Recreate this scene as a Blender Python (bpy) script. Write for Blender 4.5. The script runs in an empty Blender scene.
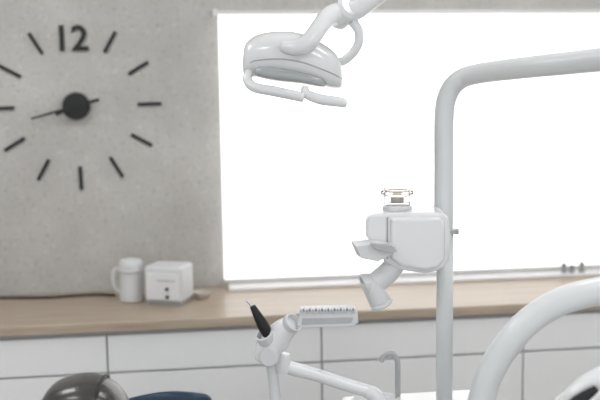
import bpy, bmesh, math
from mathutils import Matrix, Vector
R=math.radians
sc=bpy.context.scene
try:
    sc.view_settings.view_transform='Standard'
except Exception: pass

# ---------------------------------------------------------------- materials
def mat(name,col,rough=0.5,metal=0.0,spec=0.5,trans=0.0,emis=0.0,ecol=(1,1,1),noise=0.0,nscale=20,coat=0.0,alpha=1.0,ior=1.45):
    m=bpy.data.materials.new(name);m.use_nodes=True
    nt=m.node_tree;b=nt.nodes['Principled BSDF']
    b.inputs['Base Color'].default_value=(*col,1)
    b.inputs['Roughness'].default_value=rough
    b.inputs['Metallic'].default_value=metal
    b.inputs['Specular IOR Level'].default_value=spec
    b.inputs['Transmission Weight'].default_value=trans
    b.inputs['Coat Weight'].default_value=coat
    b.inputs['Alpha'].default_value=alpha
    b.inputs['IOR'].default_value=ior
    if emis>0:
        b.inputs['Emission Color'].default_value=(*ecol,1);b.inputs['Emission Strength'].default_value=emis
    if noise>0:
        tc=nt.nodes.new('ShaderNodeTexCoord');n=nt.nodes.new('ShaderNodeTexNoise');r=nt.nodes.new('ShaderNodeValToRGB')
        n.inputs['Scale'].default_value=nscale;n.inputs['Detail'].default_value=6
        nt.links.new(tc.outputs['Object'],n.inputs['Vector']);nt.links.new(n.outputs['Fac'],r.inputs['Fac'])
        e=r.color_ramp.elements;e[0].position=.3;e[1].position=.7
        e[0].color=(*[c*(1-noise) for c in col],1);e[1].color=(*[min(1,c*(1+noise)) for c in col],1)
        nt.links.new(r.outputs['Color'],b.inputs['Base Color'])
    return m
WHITE=mat('white_plastic',(.78,.79,.80),.2,noise=.01,nscale=5,coat=.4)
WHITE2=mat('white_soft_plastic',(.68,.69,.70),.4,noise=.02,nscale=8)
POLE=mat('white_powder_coat',(.71,.73,.74),.3,noise=.01,nscale=6,coat=.2)
GREY=mat('grey_plastic',(.33,.34,.35),.4,noise=.03)
LGREY=mat('light_grey_plastic',(.46,.47,.48),.35,noise=.03)
BLACK=mat('black_plastic',(.010,.010,.011),.45,noise=.05)
DARK=mat('charcoal_leatherette',(.05,.047,.046),.26,noise=.08,nscale=60,coat=.3)
NAVY=mat('navy_vinyl',(.010,.034,.070),.4,noise=.08,nscale=50)
STEEL=mat('stainless_steel',(.62,.62,.62),.2,metal=1,noise=.03)
CHROME=mat('chrome',(.85,.85,.85),.08,metal=1,noise=.01)
GLASS=mat('clear_glass',(.98,.97,.96),.03,trans=1.0,ior=1.25)
PANE=mat('window_glass',(.98,.98,.98),.03,trans=1.0,ior=1.45)
CAB=mat('white_cabinet_lacquer',(.83,.835,.84),.3,noise=.01,nscale=2)
GAP=mat('cabinet_gap_shadow_board',(.5,.5,.5),.7,noise=.02)
BEIGE=mat('beige_ceramic',(.62,.56,.50),.4,noise=.04)
LENS=mat('lamp_lens',(.40,.42,.43),.12,noise=.03,coat=.6)
CEIL=mat('ceiling_paint',(.8,.8,.79),.8,noise=.01)
FLOOR=mat('floor_vinyl',(.55,.53,.50),.4,noise=.06,nscale=4)
PAINT=mat('side_wall_paint',(.72,.72,.71),.7,noise=.01)
FRAME=mat('window_frame_pvc',(.8,.8,.8),.4,noise=.01)
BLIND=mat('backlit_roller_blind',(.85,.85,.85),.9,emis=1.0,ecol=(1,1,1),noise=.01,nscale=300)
FILLP=mat('added_fill_emitter',(.9,.9,.9),.5,emis=11.0,noise=.005)  # glow for the added overhead fill panels

def plaster():
    m=bpy.data.materials.new('concrete_plaster');m.use_nodes=True
    nt=m.node_tree;b=nt.nodes['Principled BSDF'];b.inputs['Roughness'].default_value=.75
    tc=nt.nodes.new('ShaderNodeTexCoord')
    def noise(s,d,lo,hi,c0,c1,src='n'):
        n=nt.nodes.new('ShaderNodeTexNoise');n.inputs['Scale'].default_value=s;n.inputs['Detail'].default_value=d
        nt.links.new(tc.outputs['Object'],n.inputs['Vector'])
        r=nt.nodes.new('ShaderNodeValToRGB');e=r.color_ramp.elements
        e[0].position=lo;e[1].position=hi;e[0].color=(*c0,1);e[1].color=(*c1,1)
        nt.links.new(n.outputs['Fac'],r.inputs['Fac']);return r
    base=noise(5,10,.3,.7,(.455,.443,.422),(.55,.538,.515))
    speck=noise(60,4,.56,.70,(1,1,1),(.76,.76,.76))
    lite=noise(48,3,.60,.72,(0,0,0),(.08,.08,.08))
    mx=nt.nodes.new('ShaderNodeMixRGB');mx.blend_type='MULTIPLY';mx.inputs[0].default_value=1
    nt.links.new(base.outputs[0],mx.inputs[1]);nt.links.new(speck.outputs[0],mx.inputs[2])
    ad=nt.nodes.new('ShaderNodeMixRGB');ad.blend_type='ADD';ad.inputs[0].default_value=1
    nt.links.new(mx.outputs[0],ad.inputs[1]);nt.links.new(lite.outputs[0],ad.inputs[2])
    nt.links.new(ad.outputs[0],b.inputs['Base Color'])
    return m
PLASTER=plaster()
def wood():
    m=bpy.data.materials.new('light_oak_laminate');m.use_nodes=True
    nt=m.node_tree;b=nt.nodes['Principled BSDF'];b.inputs['Roughness'].default_value=.30
    tc=nt.nodes.new('ShaderNodeTexCoord');mp=nt.nodes.new('ShaderNodeMapping')
    mp.inputs['Scale'].default_value=(1.2,22,22)
    n=nt.nodes.new('ShaderNodeTexNoise');n.inputs['Scale'].default_value=2.5;n.inputs['Detail'].default_value=8;n.inputs['Distortion'].default_value=.6
    r=nt.nodes.new('ShaderNodeValToRGB');e=r.color_ramp.elements
    e[0].position=.3;e[1].position=.72;e[0].color=(.345,.27,.20,1);e[1].color=(.50,.415,.325,1)
    nt.links.new(tc.outputs['Object'],mp.inputs[0]);nt.links.new(mp.outputs[0],n.inputs['Vector'])
    nt.links.new(n.outputs['Fac'],r.inputs['Fac']);nt.links.new(r.outputs[0],b.inputs['Base Color'])
    return m
WOOD=wood()

# ---------------------------------------------------------------- helpers
def link(o): sc.collection.objects.link(o);return o
def group(name,loc):
    e=bpy.data.objects.new(name,None);e.empty_display_size=.05;e.location=loc;link(e);return e
def finish(bm,name,m,parent=None,smooth=True,bevel=0,seg=3,sub=0):
    bmesh.ops.recalc_face_normals(bm,faces=bm.faces)
    me=bpy.data.meshes.new(name);bm.to_mesh(me);bm.free()
    if smooth:
        for p in me.polygons:p.use_smooth=True
    o=link(bpy.data.objects.new(name,me));me.materials.append(m)
    if bevel>0:
        b=o.modifiers.new('b','BEVEL');b.width=bevel;b.segments=seg;b.limit_method='ANGLE';b.angle_limit=R(35)
        o.modifiers.new('w','WEIGHTED_NORMAL')
    if parent:
        o.parent=parent;o.matrix_parent_inverse=Matrix.Translation(parent.location).inverted()
    return o
class Fr:
    """local modelling frame: a=right, b=away, c=up, s=metres per unit"""
    def __init__(s,o,u,rz=-7.3): s.o=Vector(o);s.u=u;s.m=Matrix.Rotation(R(rz),3,'Z')
    def __call__(s,a,b,c): return s.o+s.m@(Vector((a,b,c))*s.u)
ID=Fr((0,0,0),1,0)
def box(name,x0,x1,y0,y1,z0,z1,m,parent=None,bevel=0,fr=ID):
    bm=bmesh.new()
    v=[bm.verts.new(fr(x,y,z)) for x in(x0,x1) for y in(y0,y1) for z in(z0,z1)]
    for f in((0,1,3,2),(4,6,7,5),(0,4,5,1),(2,3,7,6),(0,2,6,4),(1,5,7,3)):bm.faces.new([v[i] for i in f])
    return finish(bm,name,m,parent,smooth=bevel>0,bevel=bevel)
def catmull(P,n):
    out=[]
    for i in range(len(P)-1):
        p0=P[max(i-1,0)];p1=P[i];p2=P[i+1];p3=P[min(i+2,len(P)-1)]
        for k in range(n):
            t=k/n
            out.append([.5*(2*b+(c-a)*t+(2*a-5*b+4*c-d)*t*t+(-a+3*b-3*c+d)*t**3) for a,b,c,d in zip(p0,p1,p2,p3)])
    out.append(list(P[-1]));return out
def tube(name,pts,m,parent=None,fr=ID,n=6,seg=20,flat=1.0,smoothpath=True,roundcap=True):
    """pts: (a,b,c,r) in frame units"""
    P=catmull(pts,n) if smoothpath and len(pts)>2 else [list(p) for p in pts]
    W=[(fr(*p[:3]),p[3]*fr.u) for p in P]
    if roundcap:
        def cap(w0,w1):
            d=(w0[0]-w1[0]).normalized();r=w0[1]
            return [(w0[0]+d*r*.35*math.sin(t),r*max(math.cos(t),.03)) for t in (math.pi/2*.98,1.2,.8,.4)]
        W=cap(W[0],W[1])+W+cap(W[-1],W[-2])[::-1]
    bm=bmesh.new();rings=[];up=None
    for i,(p,r) in enumerate(W):
        d=(W[min(i+1,len(W)-1)][0]-W[max(i-1,0)][0]).normalized()
        if up is None:
            up=Vector((0,-1,0)) if abs(d.y)<.9 else Vector((0,0,1))
        u=(up-d*up.dot(d)).normalized();up=u;v=d.cross(u)
        rings.append([bm.verts.new(p+u*math.cos(2*math.pi*k/seg)*r*flat+v*math.sin(2*math.pi*k/seg)*r) for k in range(seg)])
    for A,B in zip(rings,rings[1:]):
        for k in range(seg):bm.faces.new((A[k],A[(k+1)%seg],B[(k+1)%seg],B[k]))
    bm.faces.new(rings[0]);bm.faces.new(rings[-1])
    return finish(bm,name,m,parent)
def loft(name,secs,m,parent=None,fr=ID,e=2.6,seg=40,n=5):
    """secs: (a, b, c, halfheight, halfdepth) superellipse sections across a"""
    S=catmull(secs,n);bm=bmesh.new();rings=[]
    for a,b,c,h,w in S:
        r=[]
        for k in range(seg):
            t=2*math.pi*k/seg;ct,st=math.cos(t),math.sin(t)
            r.append(bm.verts.new(fr(a,b+w*math.copysign(abs(ct)**(2/e),ct),c+h*math.copysign(abs(st)**(2/e),st))))
        rings.append(r)
    for A,B in zip(rings,rings[1:]):
        for k in range(seg):bm.faces.new((A[k],A[(k+1)%seg],B[(k+1)%seg],B[k]))
    bm.faces.new(rings[0]);bm.faces.new(rings[-1])
    return finish(bm,name,m,parent)
def lathe(name,prof,c,m,parent=None,fr=ID,seg=40,axis=(0,0,1)):
    """prof: (r,z) list; axis in frame coordinates"""
    ax=Vector(axis).normalized();q=Vector((0,0,1)).rotation_difference(ax)
    bm=bmesh.new();rings=[]
    for r,z in prof:
        ring=[]
        for k in range(seg):
            t=2*math.pi*k/seg;v=q@Vector((max(r,1e-4)*math.cos(t),max(r,1e-4)*math.sin(t),z))
            ring.append(bm.verts.new(fr(c[0]+v.x,c[1]+v.y,c[2]+v.z)))
        rings.append(ring)
    for A,B in zip(rings,rings[1:]):
        for k in range(seg):bm.faces.new((A[k],A[(k+1)%seg],B[(k+1)%seg],B[k]))
    bm.faces.new(rings[0]);bm.faces.new(rings[-1])
    return finish(bm,name,m,parent,bevel=0.0008,seg=2)
def prism(name,poly,b0,b1,m,parent=None,fr=ID,bevel=.004,shrink_front=None):
    bm=bmesh.new()
    cx=sum(p[0] for p in poly)/len(poly);cy=sum(p[1] for p in poly)/len(poly);k=shrink_front or 1
    F=[bm.verts.new(fr(cx+(a-cx)*k,b0,cy+(c-cy)*k)) for a,c in poly];B=[bm.verts.new(fr(a,b1,c)) for a,c in poly]
    bm.faces.new(F);bm.faces.new(B)
    n=len(poly)
    for i in range(n):bm.faces.new((F[i],F[(i+1)%n],B[(i+1)%n],B[i]))
    return finish(bm,name,m,parent,bevel=bevel,seg=4)

# ---------------------------------------------------------------- room
XL,XR,YB,YF,H=-2.3,2.6,3.7,-1.4,2.75
WX0,WX1,WZ0,WZ1=.20,2.15,.92,1.93
bm=bmesh.new()
def addbox(bm,x0,x1,y0,y1,z0,z1):
    v=[bm.verts.new((x,y,z)) for x in(x0,x1) for y in(y0,y1) for z in(z0,z1)]
    for f in((0,1,3,2),(4,6,7,5),(0,4,5,1),(2,3,7,6),(0,2,6,4),(1,5,7,3)):bm.faces.new([v[i] for i in f])
addbox(bm,XL,WX0,YB,YB+.25,0,H);addbox(bm,WX1,XR,YB,YB+.25,0,H)
addbox(bm,WX0,WX1,YB,YB+.25,0,WZ0);addbox(bm,WX0,WX1,YB,YB+.25,WZ1,H)
finish(bm,'wall_back',PLASTER,smooth=False)
box('wall_left',XL-.1,XL,YF,YB,0,H,PAINT);box('wall_right',XR,XR+.1,YF,YB,0,H,PAINT)
box('floor',XL-.1,XR+.1,YF,YB+.25,-.1,0,FLOOR);box('ceiling',XL-.1,XR+.1,YF,YB+.25,H,H+.1,CEIL)
box('trim_1',.165,2.4,3.585,3.70,.853,.867,FRAME,bevel=.003)   # window sill board
# window
g=group('window_1',((WX0+WX1)/2,YB+.15,(WZ0+WZ1)/2))
for i,(a,b_,c,d_) in enumerate([(WX0,WX0+.06,WZ0,WZ1),(WX1-.06,WX1,WZ0,WZ1),(WX0,WX1,WZ0,WZ0+.06),(WX0,WX1,WZ1-.06,WZ1),(1.14,1.20,WZ0,WZ1)]):
    box('frame_%d'%i,a,b_,YB+.12,YB+.18,c,d_,FRAME,g,bevel=.004)
box('pane',WX0+.03,WX1-.03,YB+.145,YB+.155,WZ0+.03,WZ1-.03,PANE,g)
# roller blind
g=group('roller_blind',(1.2,YB-.03,1.97))
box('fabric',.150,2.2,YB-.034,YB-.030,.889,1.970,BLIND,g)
tube('roller_tube',[(.148,YB-.03,1.972,.009),(2.21,YB-.03,1.972,.009)],FRAME,g,smoothpath=False)
box('bracket_left',.128,.148,YB-.045,YB,1.955,1.985,FRAME,g,bevel=.003)
box('bracket_right',2.205,2.225,YB-.045,YB,1.955,1.985,FRAME,g,bevel=.003)
box('bottom_rail',.150,2.2,YB-.038,YB-.026,.880,.889,FRAME,g,bevel=.003)
# glowing ceiling panels out of view, added as fill from above
for x,y in((-1.0,.9),(1.1,.9),(-1.0,2.6),(1.2,2.5)):
    g=group('added_ceiling_fill',(x,y,H-.03))
    box('housing',x-.32,x+.32,y-.32,y+.32,H-.04,H,FRAME,g,bevel=.004)
    box('diffuser',x-.29,x+.29,y-.29,y+.29,H-.046,H-.038,FILLP,g)

# ---------------------------------------------------------------- cabinet + counter
CX0,CX1=-2.25,2.55
g=group('base_cabinet',(0,3.45,.4))
box('carcass',CX0,CX1,3.20,3.69,.10,.812,GAP,g)
box('toe_kick',CX0,CX1,3.25,3.69,0,.10,GREY,g)
xs=[-2.25,-1.835,-1.064,-.292,.480,1.252,2.024,2.55]
rows=[(.668,.800),(.40,.660),(.11,.392)]
k=0
for i in range(len(xs)-1):
    for z0,z1 in rows:
        box('drawer_front_%d'%k,xs[i]+.003,xs[i+1]-.003,3.182,3.20,z0,z1,CAB,g,bevel=.002);k+=1
box('wood_countertop',CX0,CX1,3.168,3.695,.818,.853,WOOD,bevel=.003)

# ---------------------------------------------------------------- wall clock
cx,cz,cy=-.420,1.609,YB
g=group('wall_clock',(cx,cy-.02,cz))
lathe('hub',[(0,0),(.050,0),(.054,.004),(.054,.026),(.050,.032),(0,.032)],(cx,cy,cz),BLACK,g,axis=(0,-1,0))
for h in range(1,12):
    a=R(30*h-.8);f=Fr((cx,cy,cz),1,0);rr=.288
    p0=Vector((math.sin(a),math.cos(a)));q=Vector((p0.y,-p0.x));w=.007;L=.047
    poly=[p0*(rr-L)+q*w,p0*(rr+L)+q*w,p0*(rr+L)-q*w,p0*(rr-L)-q*w]
    prism('marker_%d'%h,[(p.x,p.y) for p in poly],-.008,0,BLACK,g,f,bevel=.001)
def hand(nm,ang,l0,l1,w0,w1,y):
    a=R(ang);d=Vector((math.sin(a),math.cos(a)));q=Vector((d.y,-d.x))
    poly=[d*l0+q*w0,d*l1+q*w1,d*l1-q*w1,d*l0-q*w0]
    prism(nm,[(p.x,p.y) for p in poly],y-.002,y,BLACK,g,Fr((cx,cy,cz),1,0),bevel=.0005)
hand('minute_hand',255,-.095,.18,.007,.004,-.034)
hand('hour_hand',248,-.03,.085,.010,.007,-.038)
cu=bpy.data.curves.new('numeral_12','FONT');cu.body='12';cu.size=.140;cu.extrude=.004;cu.offset=.0022
cu.align_x='CENTER';cu.align_y='CENTER'
to=link(bpy.data.objects.new('numeral_12',cu));cu.materials.append(BLACK)
to.location=(cx-.012,cy-.005,cz+.262);to.rotation_euler=(R(90),0,0)
to.parent=g;to.matrix_parent_inverse=Matrix.Translation(g.location).inverted()

# ---------------------------------------------------------------- things on counter
T=.853
g=group('plastic_pitcher',(-.225,3.50,T))
lathe('body',[(0,0),(.042,0),(.047,.006),(.045,.07),(.042,.12),(.046,.128),(.046,.150),(.038,.163),(.015,.168),(0,.168)],(-.218,3.50,T),WHITE2,g)
tube('handle',[(-.255,3.50,T+.13,.006),(-.280,3.50,T+.125,.007),(-.287,3.50,T+.09,.007),(-.279,3.50,T+.05,.007),(-.257,3.50,T+.035,.006)],WHITE2,g)
lathe('lid_ring',[(.046,0),(.049,.002),(.049,.008),(.046,.010)],(-.218,3.50,T+.118),WHITE2,g)
g=group('countertop_sterilizer',(-.07,3.47,T))
f=Fr((-.075,3.44,T),1,-22)
box('body',-.077,.077,-.055,.075,.012,.150,WHITE2,g,bevel=.014,fr=f)
box('front_panel',-.066,.066,-.059,-.052,.022,.125,WHITE,g,bevel=.004,fr=f)
box('base',-.070,.070,-.050,.07,0,.014,GREY,g,bevel=.002,fr=f)
for i in range(2):
    lathe('knob_%d'%i,[(0,0),(.007,0),(.006,.008),(0,.008)],(.02,-.059,.036+.030*i),BLACK,g,f,axis=(0,-1,0),seg=20)
box('door_slot',-.02,.055,-.061,-.058,.095,.100,LGREY,g,fr=f)
g=group('small_ceramic_dish',(.055,3.5,T))
lathe('bowl',[(0,0),(.022,0),(.030,.012),(.038,.024),(.036,.024),(.028,.012),(.018,.005),(0,.005)],(.055,3.5,T),BEIGE,g)
tube('power_cable',[(-2.0,3.62,T+.005,.005),(-1.2,3.60,T+.005,.005),(-.8,3.63,T+.005,.005),(-.55,3.60,T+.005,.005),(-.38,3.62,T+.005,.005),(-.29,3.59,T+.005,.005)],BLACK)
T2=.867
for i,(x,hh) in enumerate(((1.600,.040),(1.635,.030),(1.68,.042))):
    g=group('small_bottle',(x,3.62,T2))
    lathe('glass_body',[(0,0),(.011,0),(.012,.004),(.012,hh*.6),(.007,hh*.75),(.007,hh*.8),(0,hh*.8)],(x,3.62,T2),GREY,g,seg=24)
    lathe('cap',[(0,0),(.009,0),(.009,hh*.25),(0,hh*.25)],(x,3.62,T2+hh*.78),BLACK,g,seg=24)

# ---------------------------------------------------------------- light pole
PX,PY=.684,2.305
g=group('dental_unit_pole',(PX,PY,.8))
tube('lower_post',[(PX,PY,.786,.0225),(PX,PY,1.30,.0225)],POLE,g,smoothpath=False,roundcap=False,seg=32)
pts=[(PX-.004,PY,1.285,.0255),(PX-.004,PY,1.45,.0255),(PX-.004,PY,1.58,.0255),(PX+.002,PY-.008,1.635,.0255),(PX+.022,PY-.026,1.672,.0255),(PX+.055,PY-.07,1.690,.0255),(PX+.12,PY-.235,1.701,.0255),(.899,1.871,1.712,.0262),(1.05,1.47,1.732,.0262)]
tube('curved_upper_post',pts,POLE,g,n=8,seg=32)
lathe('collar',[(.0235,0),(.030,.001),(.030,.012),(.0235,.013)],(PX,PY,1.272),LGREY,g)
lathe('clamp_screw',[(0,0),(.008,0),(.008,.010),(0,.010)],(PX+.024,PY-.01,1.278),LGREY,g,axis=(1,-.2,0),seg=20)
lathe('end_joint',[(0,-.06),(.034,-.06),(.036,-.05),(.036,.05),(.034,.06),(0,.06)],(1.05,1.47,1.74),POLE,g)

# ---------------------------------------------------------------- dental operating light
L=Fr((.314,2.408,1.737),1/375)
g=group('dental_operating_light',(.314,2.408,1.737))
loft('reflector_housing',[(-57,-4,-6,2,3),(-56,-4,-4,11,14),(-53,-3,0,17,24),(-42,0,4,21,32),(-22,0,5,23,36),(0,0,2,24,36),(20,0,-5,22,34),(34,0,-11,18,28),(41,0,-16,12,17),(43,0,-18,1,2)],WHITE,g,L,e=2.5)
tube('housing_seam',[(-55,-17,-7,.7),(-50,-27,-4,.7),(-42,-31.5,-1,.8),(-22,-35.8,0,.8),(0,-35.8,-3,.8),(20,-33.8,-10,.8),(34,-27.5,-16,.8),(41,-16,-20,.7)],LGREY,g,L,seg=10)
loft('lens_panel',[(-45,-12,-12,1,2),(-42,-12,-12,5,23),(-25,-12,-14,7.5,26),(0,-12,-18,6.5,26),(20,-12,-23,5,23),(28,-12,-25,1,2)],LENS,g,L,e=3)
tube('grip_left',[(-50,-30,-12,4),(-51,-36,-20,4.5),(-44,-40,-27,4.8),(-25,-42,-31,5),(2,-42,-37,4.8)],WHITE,g,L)
tube('grip_right',[(4,-36,-28,3.5),(6,-40,-34,4.5),(18,-42,-39,5),(30,-42,-41,5),(43,-42,-43,4.4)],WHITE,g,L)
tube('yoke',[(-17,-38,12,5),(-6,-40,10,7.5),(5,-40,13,8.5),(13,-36,21,8.5),(20,-28,31,8.5),(29,-16,41,10),(40,-6,44,12)],WHITE,g,L)
lathe('yoke_cap',[(0,0),(6,0),(7,1.5),(7,9),(5,11),(0,11)],(-12,-30,11),WHITE2,g,L,axis=(0,-1,0))
tube('yoke_rear',[(30,10,-6,4),(46,6,0,4.5),(57,0,12,4.5),(59,-2,26,4.5),(52,-3,37,5),(42,-4,43,6)],WHITE,g,L)
lathe('swivel',[(0,-13),(9,-12.5),(12,-9),(12.5,0),(12,9),(9,12.5),(0,13)],(42,-5,44),WHITE,g,L,axis=(.55,-.6,.5))
lathe('swivel_ring',[(12.6,-2),(13.4,-1.5),(13.4,1.5),(12.6,2)],(44,-5,46),LGREY,g,L,axis=(.9,0,.6))
tube('spring_arm',[(44,-5,46,10.5),(56,-5,48,10),(66,-6,54,9),(90,-10,70,9),(140,-25,105,11),(200,-60,150,12)],WHITE,g,L)
e1=L(200,-60,150)
tube('support_arm',[(*e1,.032),(1.0,1.9,2.12,.03),(1.05,1.60,2.0,.03),(1.05,1.47,1.90,.03),(1.05,1.47,1.802,.03)],WHITE,g)

# ---------------------------------------------------------------- instrument station on the pole
Q=Fr((PX,PY,1.281),1/375)
g=group('suction_filter_station',(PX-.1,PY-.05,1.281))
prism('housing',[(-84,18),(-80,24),(-62,25),(-8,25),(-1,20),(1,0),(-1,-24),(-7,-33),(-24,-37),(-50,-33),(-64,-26),(-77,-8),(-84,2)],-44,6,WHITE,g,Q,bevel=.009,shrink_front=.95)
prism('front_cover',[(-60,20),(-12,20),(-7,15),(-7,-22),(-14,-30),(-26,-32),(-50,-28),(-60,-20)],-48,-42,WHITE,g,Q,bevel=.006,shrink_front=.93)
box('cover_seam',-62.5,-61.5,-45.2,-42,-20,20,GREY,g,fr=Q)
prism('tray_spout',[(-97,-3),(-72,-1),(-54,-6),(-56,-13),(-72,-21),(-91,-17)],-62,-40,WHITE2,g,Q,bevel=.003,shrink_front=.85)
prism('tray_spout_lip',[(-80,-1),(-60,-4),(-55,-9),(-60,-11),(-76,-7)],-66,-60,LGREY,g,Q,bevel=.0015)
tube('outlet_elbow',[(-52,-32,-26,10),(-60,-34,-35,10.5),(-70,-36,-43,10.5),(-76,-36,-48,9.5)],WHITE2,g,Q)
lathe('outlet_cup',[(0,0),(9,0),(9.5,1),(10.5,26),(8.8,26),(8,4),(0,4)],(-79,-38,-42),WHITE2,g,Q,axis=(.45,0,-.92))
lathe('outlet_ring',[(10,0),(11.5,1),(11.5,4),(10,5)],(-68.5,-38,-63.5),WHITE2,g,Q,axis=(.45,0,-.92))
lathe('side_nozzle',[(0,0),(7,0),(9,4),(10,10),(7.5,10),(7,5),(0,5)],(-76,-38,-42),WHITE2,g,Q,axis=(-.9,-.2,-.35))
lathe('cup_base',[(0,0),(14,0),(14,3),(12,5),(0,5)],(-50,-20,24),WHITE2,g,Q)
lathe('cup_glass',[(0,0),(12.5,0),(13,2),(13.5,9),(16,11),(16,13.5),(13.5,15),(14,17.5),(12,17.5),(11.5,3),(0,3)],(-50,-20,28.5),GLASS,g,Q)
lathe('cup_insert',[(0,0),(6,0),(7,6),(4,8),(0,8)],(-50,-20,31.6),BEIGE,g,Q)
tube('pole_bracket',[(-10,0,0,7),(0,0,0,12)],WHITE,g,Q,smoothpath=False)

# ---------------------------------------------------------------- assistant instrument holder
A=Fr((.207,2.135,1.0505),1/409)
g=group('assistant_instrument_holder',(.207,2.135,1.05))
tube('holder_body',[(-12,0,-20,9),(-8,0,-10,13),(0,0,0,14),(8,-3,10,12),(16,-6,17,9.5)],WHITE,g,A)
lathe('holder_socket',[(0,0),(8,0),(10,3),(10,9),(8,9),(7,4),(0,4)],(14,-6,16),WHITE2,g,A,axis=(.6,-.5,.55))
lathe('holder_socket_left',[(0,0),(7,0),(9,3),(9,11),(7,11),(6,4),(0,4)],(-7,-6,0),WHITE2,g,A,axis=(-.35,-.4,.85))
lathe('joint_disc',[(0,0),(9,0),(10,1.5),(10,6),(8.5,8),(0,8)],(-4,-8,-14),WHITE2,g,A,axis=(-.3,-.9,.1))
tube('hanging_hose',[(-6,4,-16,5.5),(-3,4,-35,5.5),(-1,4,-60,5.5),(0,-2,-90,6),(20,-6,-140,6),(60,-6,-170,6)],WHITE2,g,A)
tube('cross_arm',[(2,4,-22,6),(14,5,-30,7),(40,6,-38,6.5),(70,4,-48,6.5),(96,2,-56,6.5)],WHITE,g,A)
lathe('arm_knuckle',[(0,-10),(8,-9),(9,0),(8,9),(0,10)],(7,4,-25),WHITE,g,A)
tube('arm_drop',[(92,2,-55,7),(102,0,-62,8),(106,0,-90,9),(106,0,-150,9),(112,26,-190,9)],WHITE,g,A)
tube('air_water_syringe',[(-7,-8,8,5),(-11,-9,17,6),(-16,-10,27,4.6),(-21,-10,37,3)],BLACK,g,A)
tube('syringe_tip',[(-21,-10,37,1.6),(-25,-10,41,1.2),(-27,-10,43,1)],STEEL,g,A)

g=group('instrument_rack',(.33,2.13,1.11))
prism('rack_plate',[(24,24),(22,17),(26,14),(78,15),(83,19),(82,30),(78,34),(26,33)],-8,6,WHITE2,g,A,bevel=.002)
prism('rack_recess',[(28,24),(27,18),(76,19),(78,24)],-9,-7,LGREY,g,A,bevel=.0008)
for i in range(9):
    a=29+i*6.1
    lathe('bur_slot_%d'%i,[(1.6,0),(2.9,0),(3.1,3),(2.9,6),(1.6,6)],(a,-6,29.5),WHITE,g,A,seg=16,axis=(0,-.8,1))
    lathe('bur_%d'%i,[(0,0),(1.3,0),(1.0,3),(0,3)],(a,-10.5,32),GREY,g,A,seg=12,axis=(0,-.8,1))
tube('rack_bracket',[(20,2,14,3),(26,2,16,3),(34,2,18,3)],WHITE2,g,A)

# ---------------------------------------------------------------- dental unit with cuspidor
g=group('dental_unit_cabinet',(.60,2.33,0))
box('pedestal',.44,.80,2.20,2.46,0,.74,WHITE,g,bevel=.04)
box('top_deck',.42,.82,2.16,2.47,.73,.785,WHITE,g,bevel=.02)
g=group('cuspidor',(.48,2.22,.8))
lathe('bowl',[(0,0),(.03,0),(.05,.01),(.062,.035),(.067,.050),(.064,.052),(.058,.045),(.045,.02),(.02,.012),(0,.012)],(.488,2.27,.786),WHITE,g)
B=Fr((.528,2.280,.912),1/375)
tube('cup_filler_spout',[(8,4,-47,2.8),(8,4,-20,2.8),(8,4,0,2.8),(7,4,10,2.8),(2,3,16,2.8),(-5,2,15,2.8),(-9,1,9,2.8)],LGREY,g,B)
lathe('spout_base',[(0,0),(6,0),(5,6),(0,7)],(8,4,-47),CHROME,g,B)

# ---------------------------------------------------------------- large curved delivery arm
C=Fr((.684,1.874,1.076),1/450)
g=group('delivery_arm',(.684,1.874,1.076))
tube('curved_tube',[(-27,0,-190,13.5),(-25,0,-120,13.5),(-21,0,-70,13.5),(-16,0,-42,13.5),(-10,0,-24,13.5),(4,0,1,13.5),(28,0,29,13.5),(60,0,49,13.8),(102,-2,60,14),(160,-6,68,14),(240,-12,72,14)],POLE,g,C,n=8,seg=36)
tube('base_post',[(-27,0,-190,15),(-27,0,-482,18)],POLE,g,C,smoothpath=False)
lathe('base_plate',[(0,0),(60,0),(60,5),(0,8)],(-27,0,-484),GREY,g,C)
tube('end_drop',[(240,-12,72,14),(268,-14,66,14),(282,-14,40,14),(284,-14,0,14),(284,-14,-482,14)],POLE,g,C,n=8)

# ---------------------------------------------------------------- delivery head with handpieces
D=Fr((.762,1.658,1.052),1/500)
g=group('handpiece_delivery_unit',(.8,1.66,1.0))
prism('tray_body',[(-10,-60),(-6,-30),(20,-8),(60,6),(120,10),(120,-60)],-20,60,WHITE,g,D,bevel=.01)
box('column',40,100,-10,50,-526,-55,WHITE,g,bevel=.02,fr=D)
tube('tray_rim',[(-24,-22,-32,10),(-14,-22,-9,10),(2,-22,10,10),(22,-22,22,10),(50,-22,31,10),(90,-22,34,10)],WHITE,g,D)
tube('handpiece_1',[(-36,-38,-34,6),(-26,-39,-16,7),(-10,-39,1,6.6),(8,-38,14,3.8)],BLACK,g,D)
tube('handpiece_2',[(-20,-36,-32,4.5),(-6,-37,-17,5),(10,-37,-4,5),(26,-36,5,3.5)],WHITE2,g,D)
tube('handpiece_3',[(2,-36,-34,3),(12,-37,-20,3.4),(26,-37,-9,3.4),(44,-36,-3,3)],BLACK,g,D)
tube('handpiece_hose',[(-36,-38,-34,3),(-50,-34,-54,3),(-40,-30,-85,3),(0,-28,-90,3),(20,-10,-58,3)],GREY,g,D)

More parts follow.
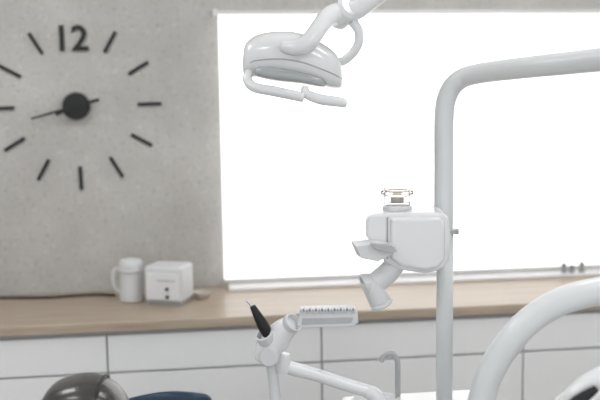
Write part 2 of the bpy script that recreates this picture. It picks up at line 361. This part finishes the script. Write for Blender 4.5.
# ---------------------------------------------------------------- dental chair (head end in view)
K=Fr((-.222,1.883,1.033),1/474)
g=group('dental_chair',(-.1,1.4,0))
loft('headrest',[(-48,0,-30,2,4),(-46,0,-26,10,20),(-34,0,-14,18,32),(-15,0,-6,18,36),(8,0,-5,18,36),(26,0,-13,18,32),(40,0,-25,14,22),(46,0,-34,2,4)],DARK,g,K,e=2.3)
tube('headrest_piping',[(14,-36,-30,2),(17,-30,0,2),(18,-14,10,2),(18,14,10,2),(17,30,0,2),(14,36,-30,2)],BLACK,g,K)
tube('headrest_post',[(0,10,-15,10),(0,10,-60,10),(0,-10,-110,10)],STEEL,g,K)
loft('backrest',[(-110,-180,-150,3,20),(-105,-180,-150,24,180),(-60,-180,-160,32,200),(0,-180,-165,34,205),(60,-180,-160,32,200),(105,-180,-150,24,180),(110,-180,-150,3,20)],DARK,g,K,e=3)
loft('seat',[(-110,-520,-230,3,20),(-105,-520,-230,30,170),(0,-520,-235,36,190),(105,-520,-230,30,170),(110,-520,-230,3,20)],DARK,g,K,e=3)
box('chair_column',-50,50,-450,-260,-470,-190,WHITE,g,bevel=.02,fr=K)
box('chair_base',-120,120,-600,-150,-489,-460,WHITE,g,bevel=.02,fr=K)

# ---------------------------------------------------------------- dentist stool
S=Fr((-.069,2.545,.788),1/346)
g=group('dentist_stool',(-.069,2.65,0))
loft('backrest',[(-47,4,-30,3,3),(-45,2,-28,20,6),(-30,-4,-24,24,8),(0,-8,-20,26,8),(28,-6,-22,26,8),(43,0,-25,22,7),(46,3,-27,3,3)],NAVY,g,S,e=2.8)
tube('back_stem',[(0,0,-30,5),(0,8,-80,5),(0,30,-115,5),(0,55,-118,5)],STEEL,g,S)
lathe('seat',[(0,0),(55,0),(62,6),(62,20),(55,28),(0,30)],(0,70,-118),NAVY,g,S)
tube('gas_lift',[(0,70,-116,8),(0,70,-250,8)],STEEL,g,S,smoothpath=False)
for i in range(5):
    a=2*math.pi*i/5+.3;x,y=math.cos(a)*80,math.sin(a)*80
    tube('leg_%d'%i,[(0,70,-246,7),(x*.6,70+y*.6,-254,6),(x,70+y,-258,5)],STEEL,g,S)
    lathe('caster_%d'%i,[(0,-4),(9,-4),(10,0),(9,4),(0,4)],(x,70+y,-262.5),BLACK,g,S,axis=(0,1,0),seg=20)

# ---------------------------------------------------------------- lights & world
w=bpy.data.worlds.new('world');sc.world=w;w.use_nodes=True
bg=w.node_tree.nodes['Background'];bg.inputs[0].default_value=(.95,.97,1,1);bg.inputs[1].default_value=1.15

# ---------------------------------------------------------------- camera
cam=bpy.data.objects.new('camera',bpy.data.cameras.new('camera'));link(cam);sc.camera=cam
cam.data.lens=54;cam.data.sensor_width=36
cam.matrix_world=Matrix.Translation((0,0,1.65))@(Matrix.Rotation(R(-7.3),4,'Z')@Matrix.Rotation(R(90-6.8),4,'X')@Matrix.Rotation(R(-.8),4,'Z'))
cam.data.dof.use_dof=True;cam.data.dof.focus_distance=2.3;cam.data.dof.aperture_fstop=2.0
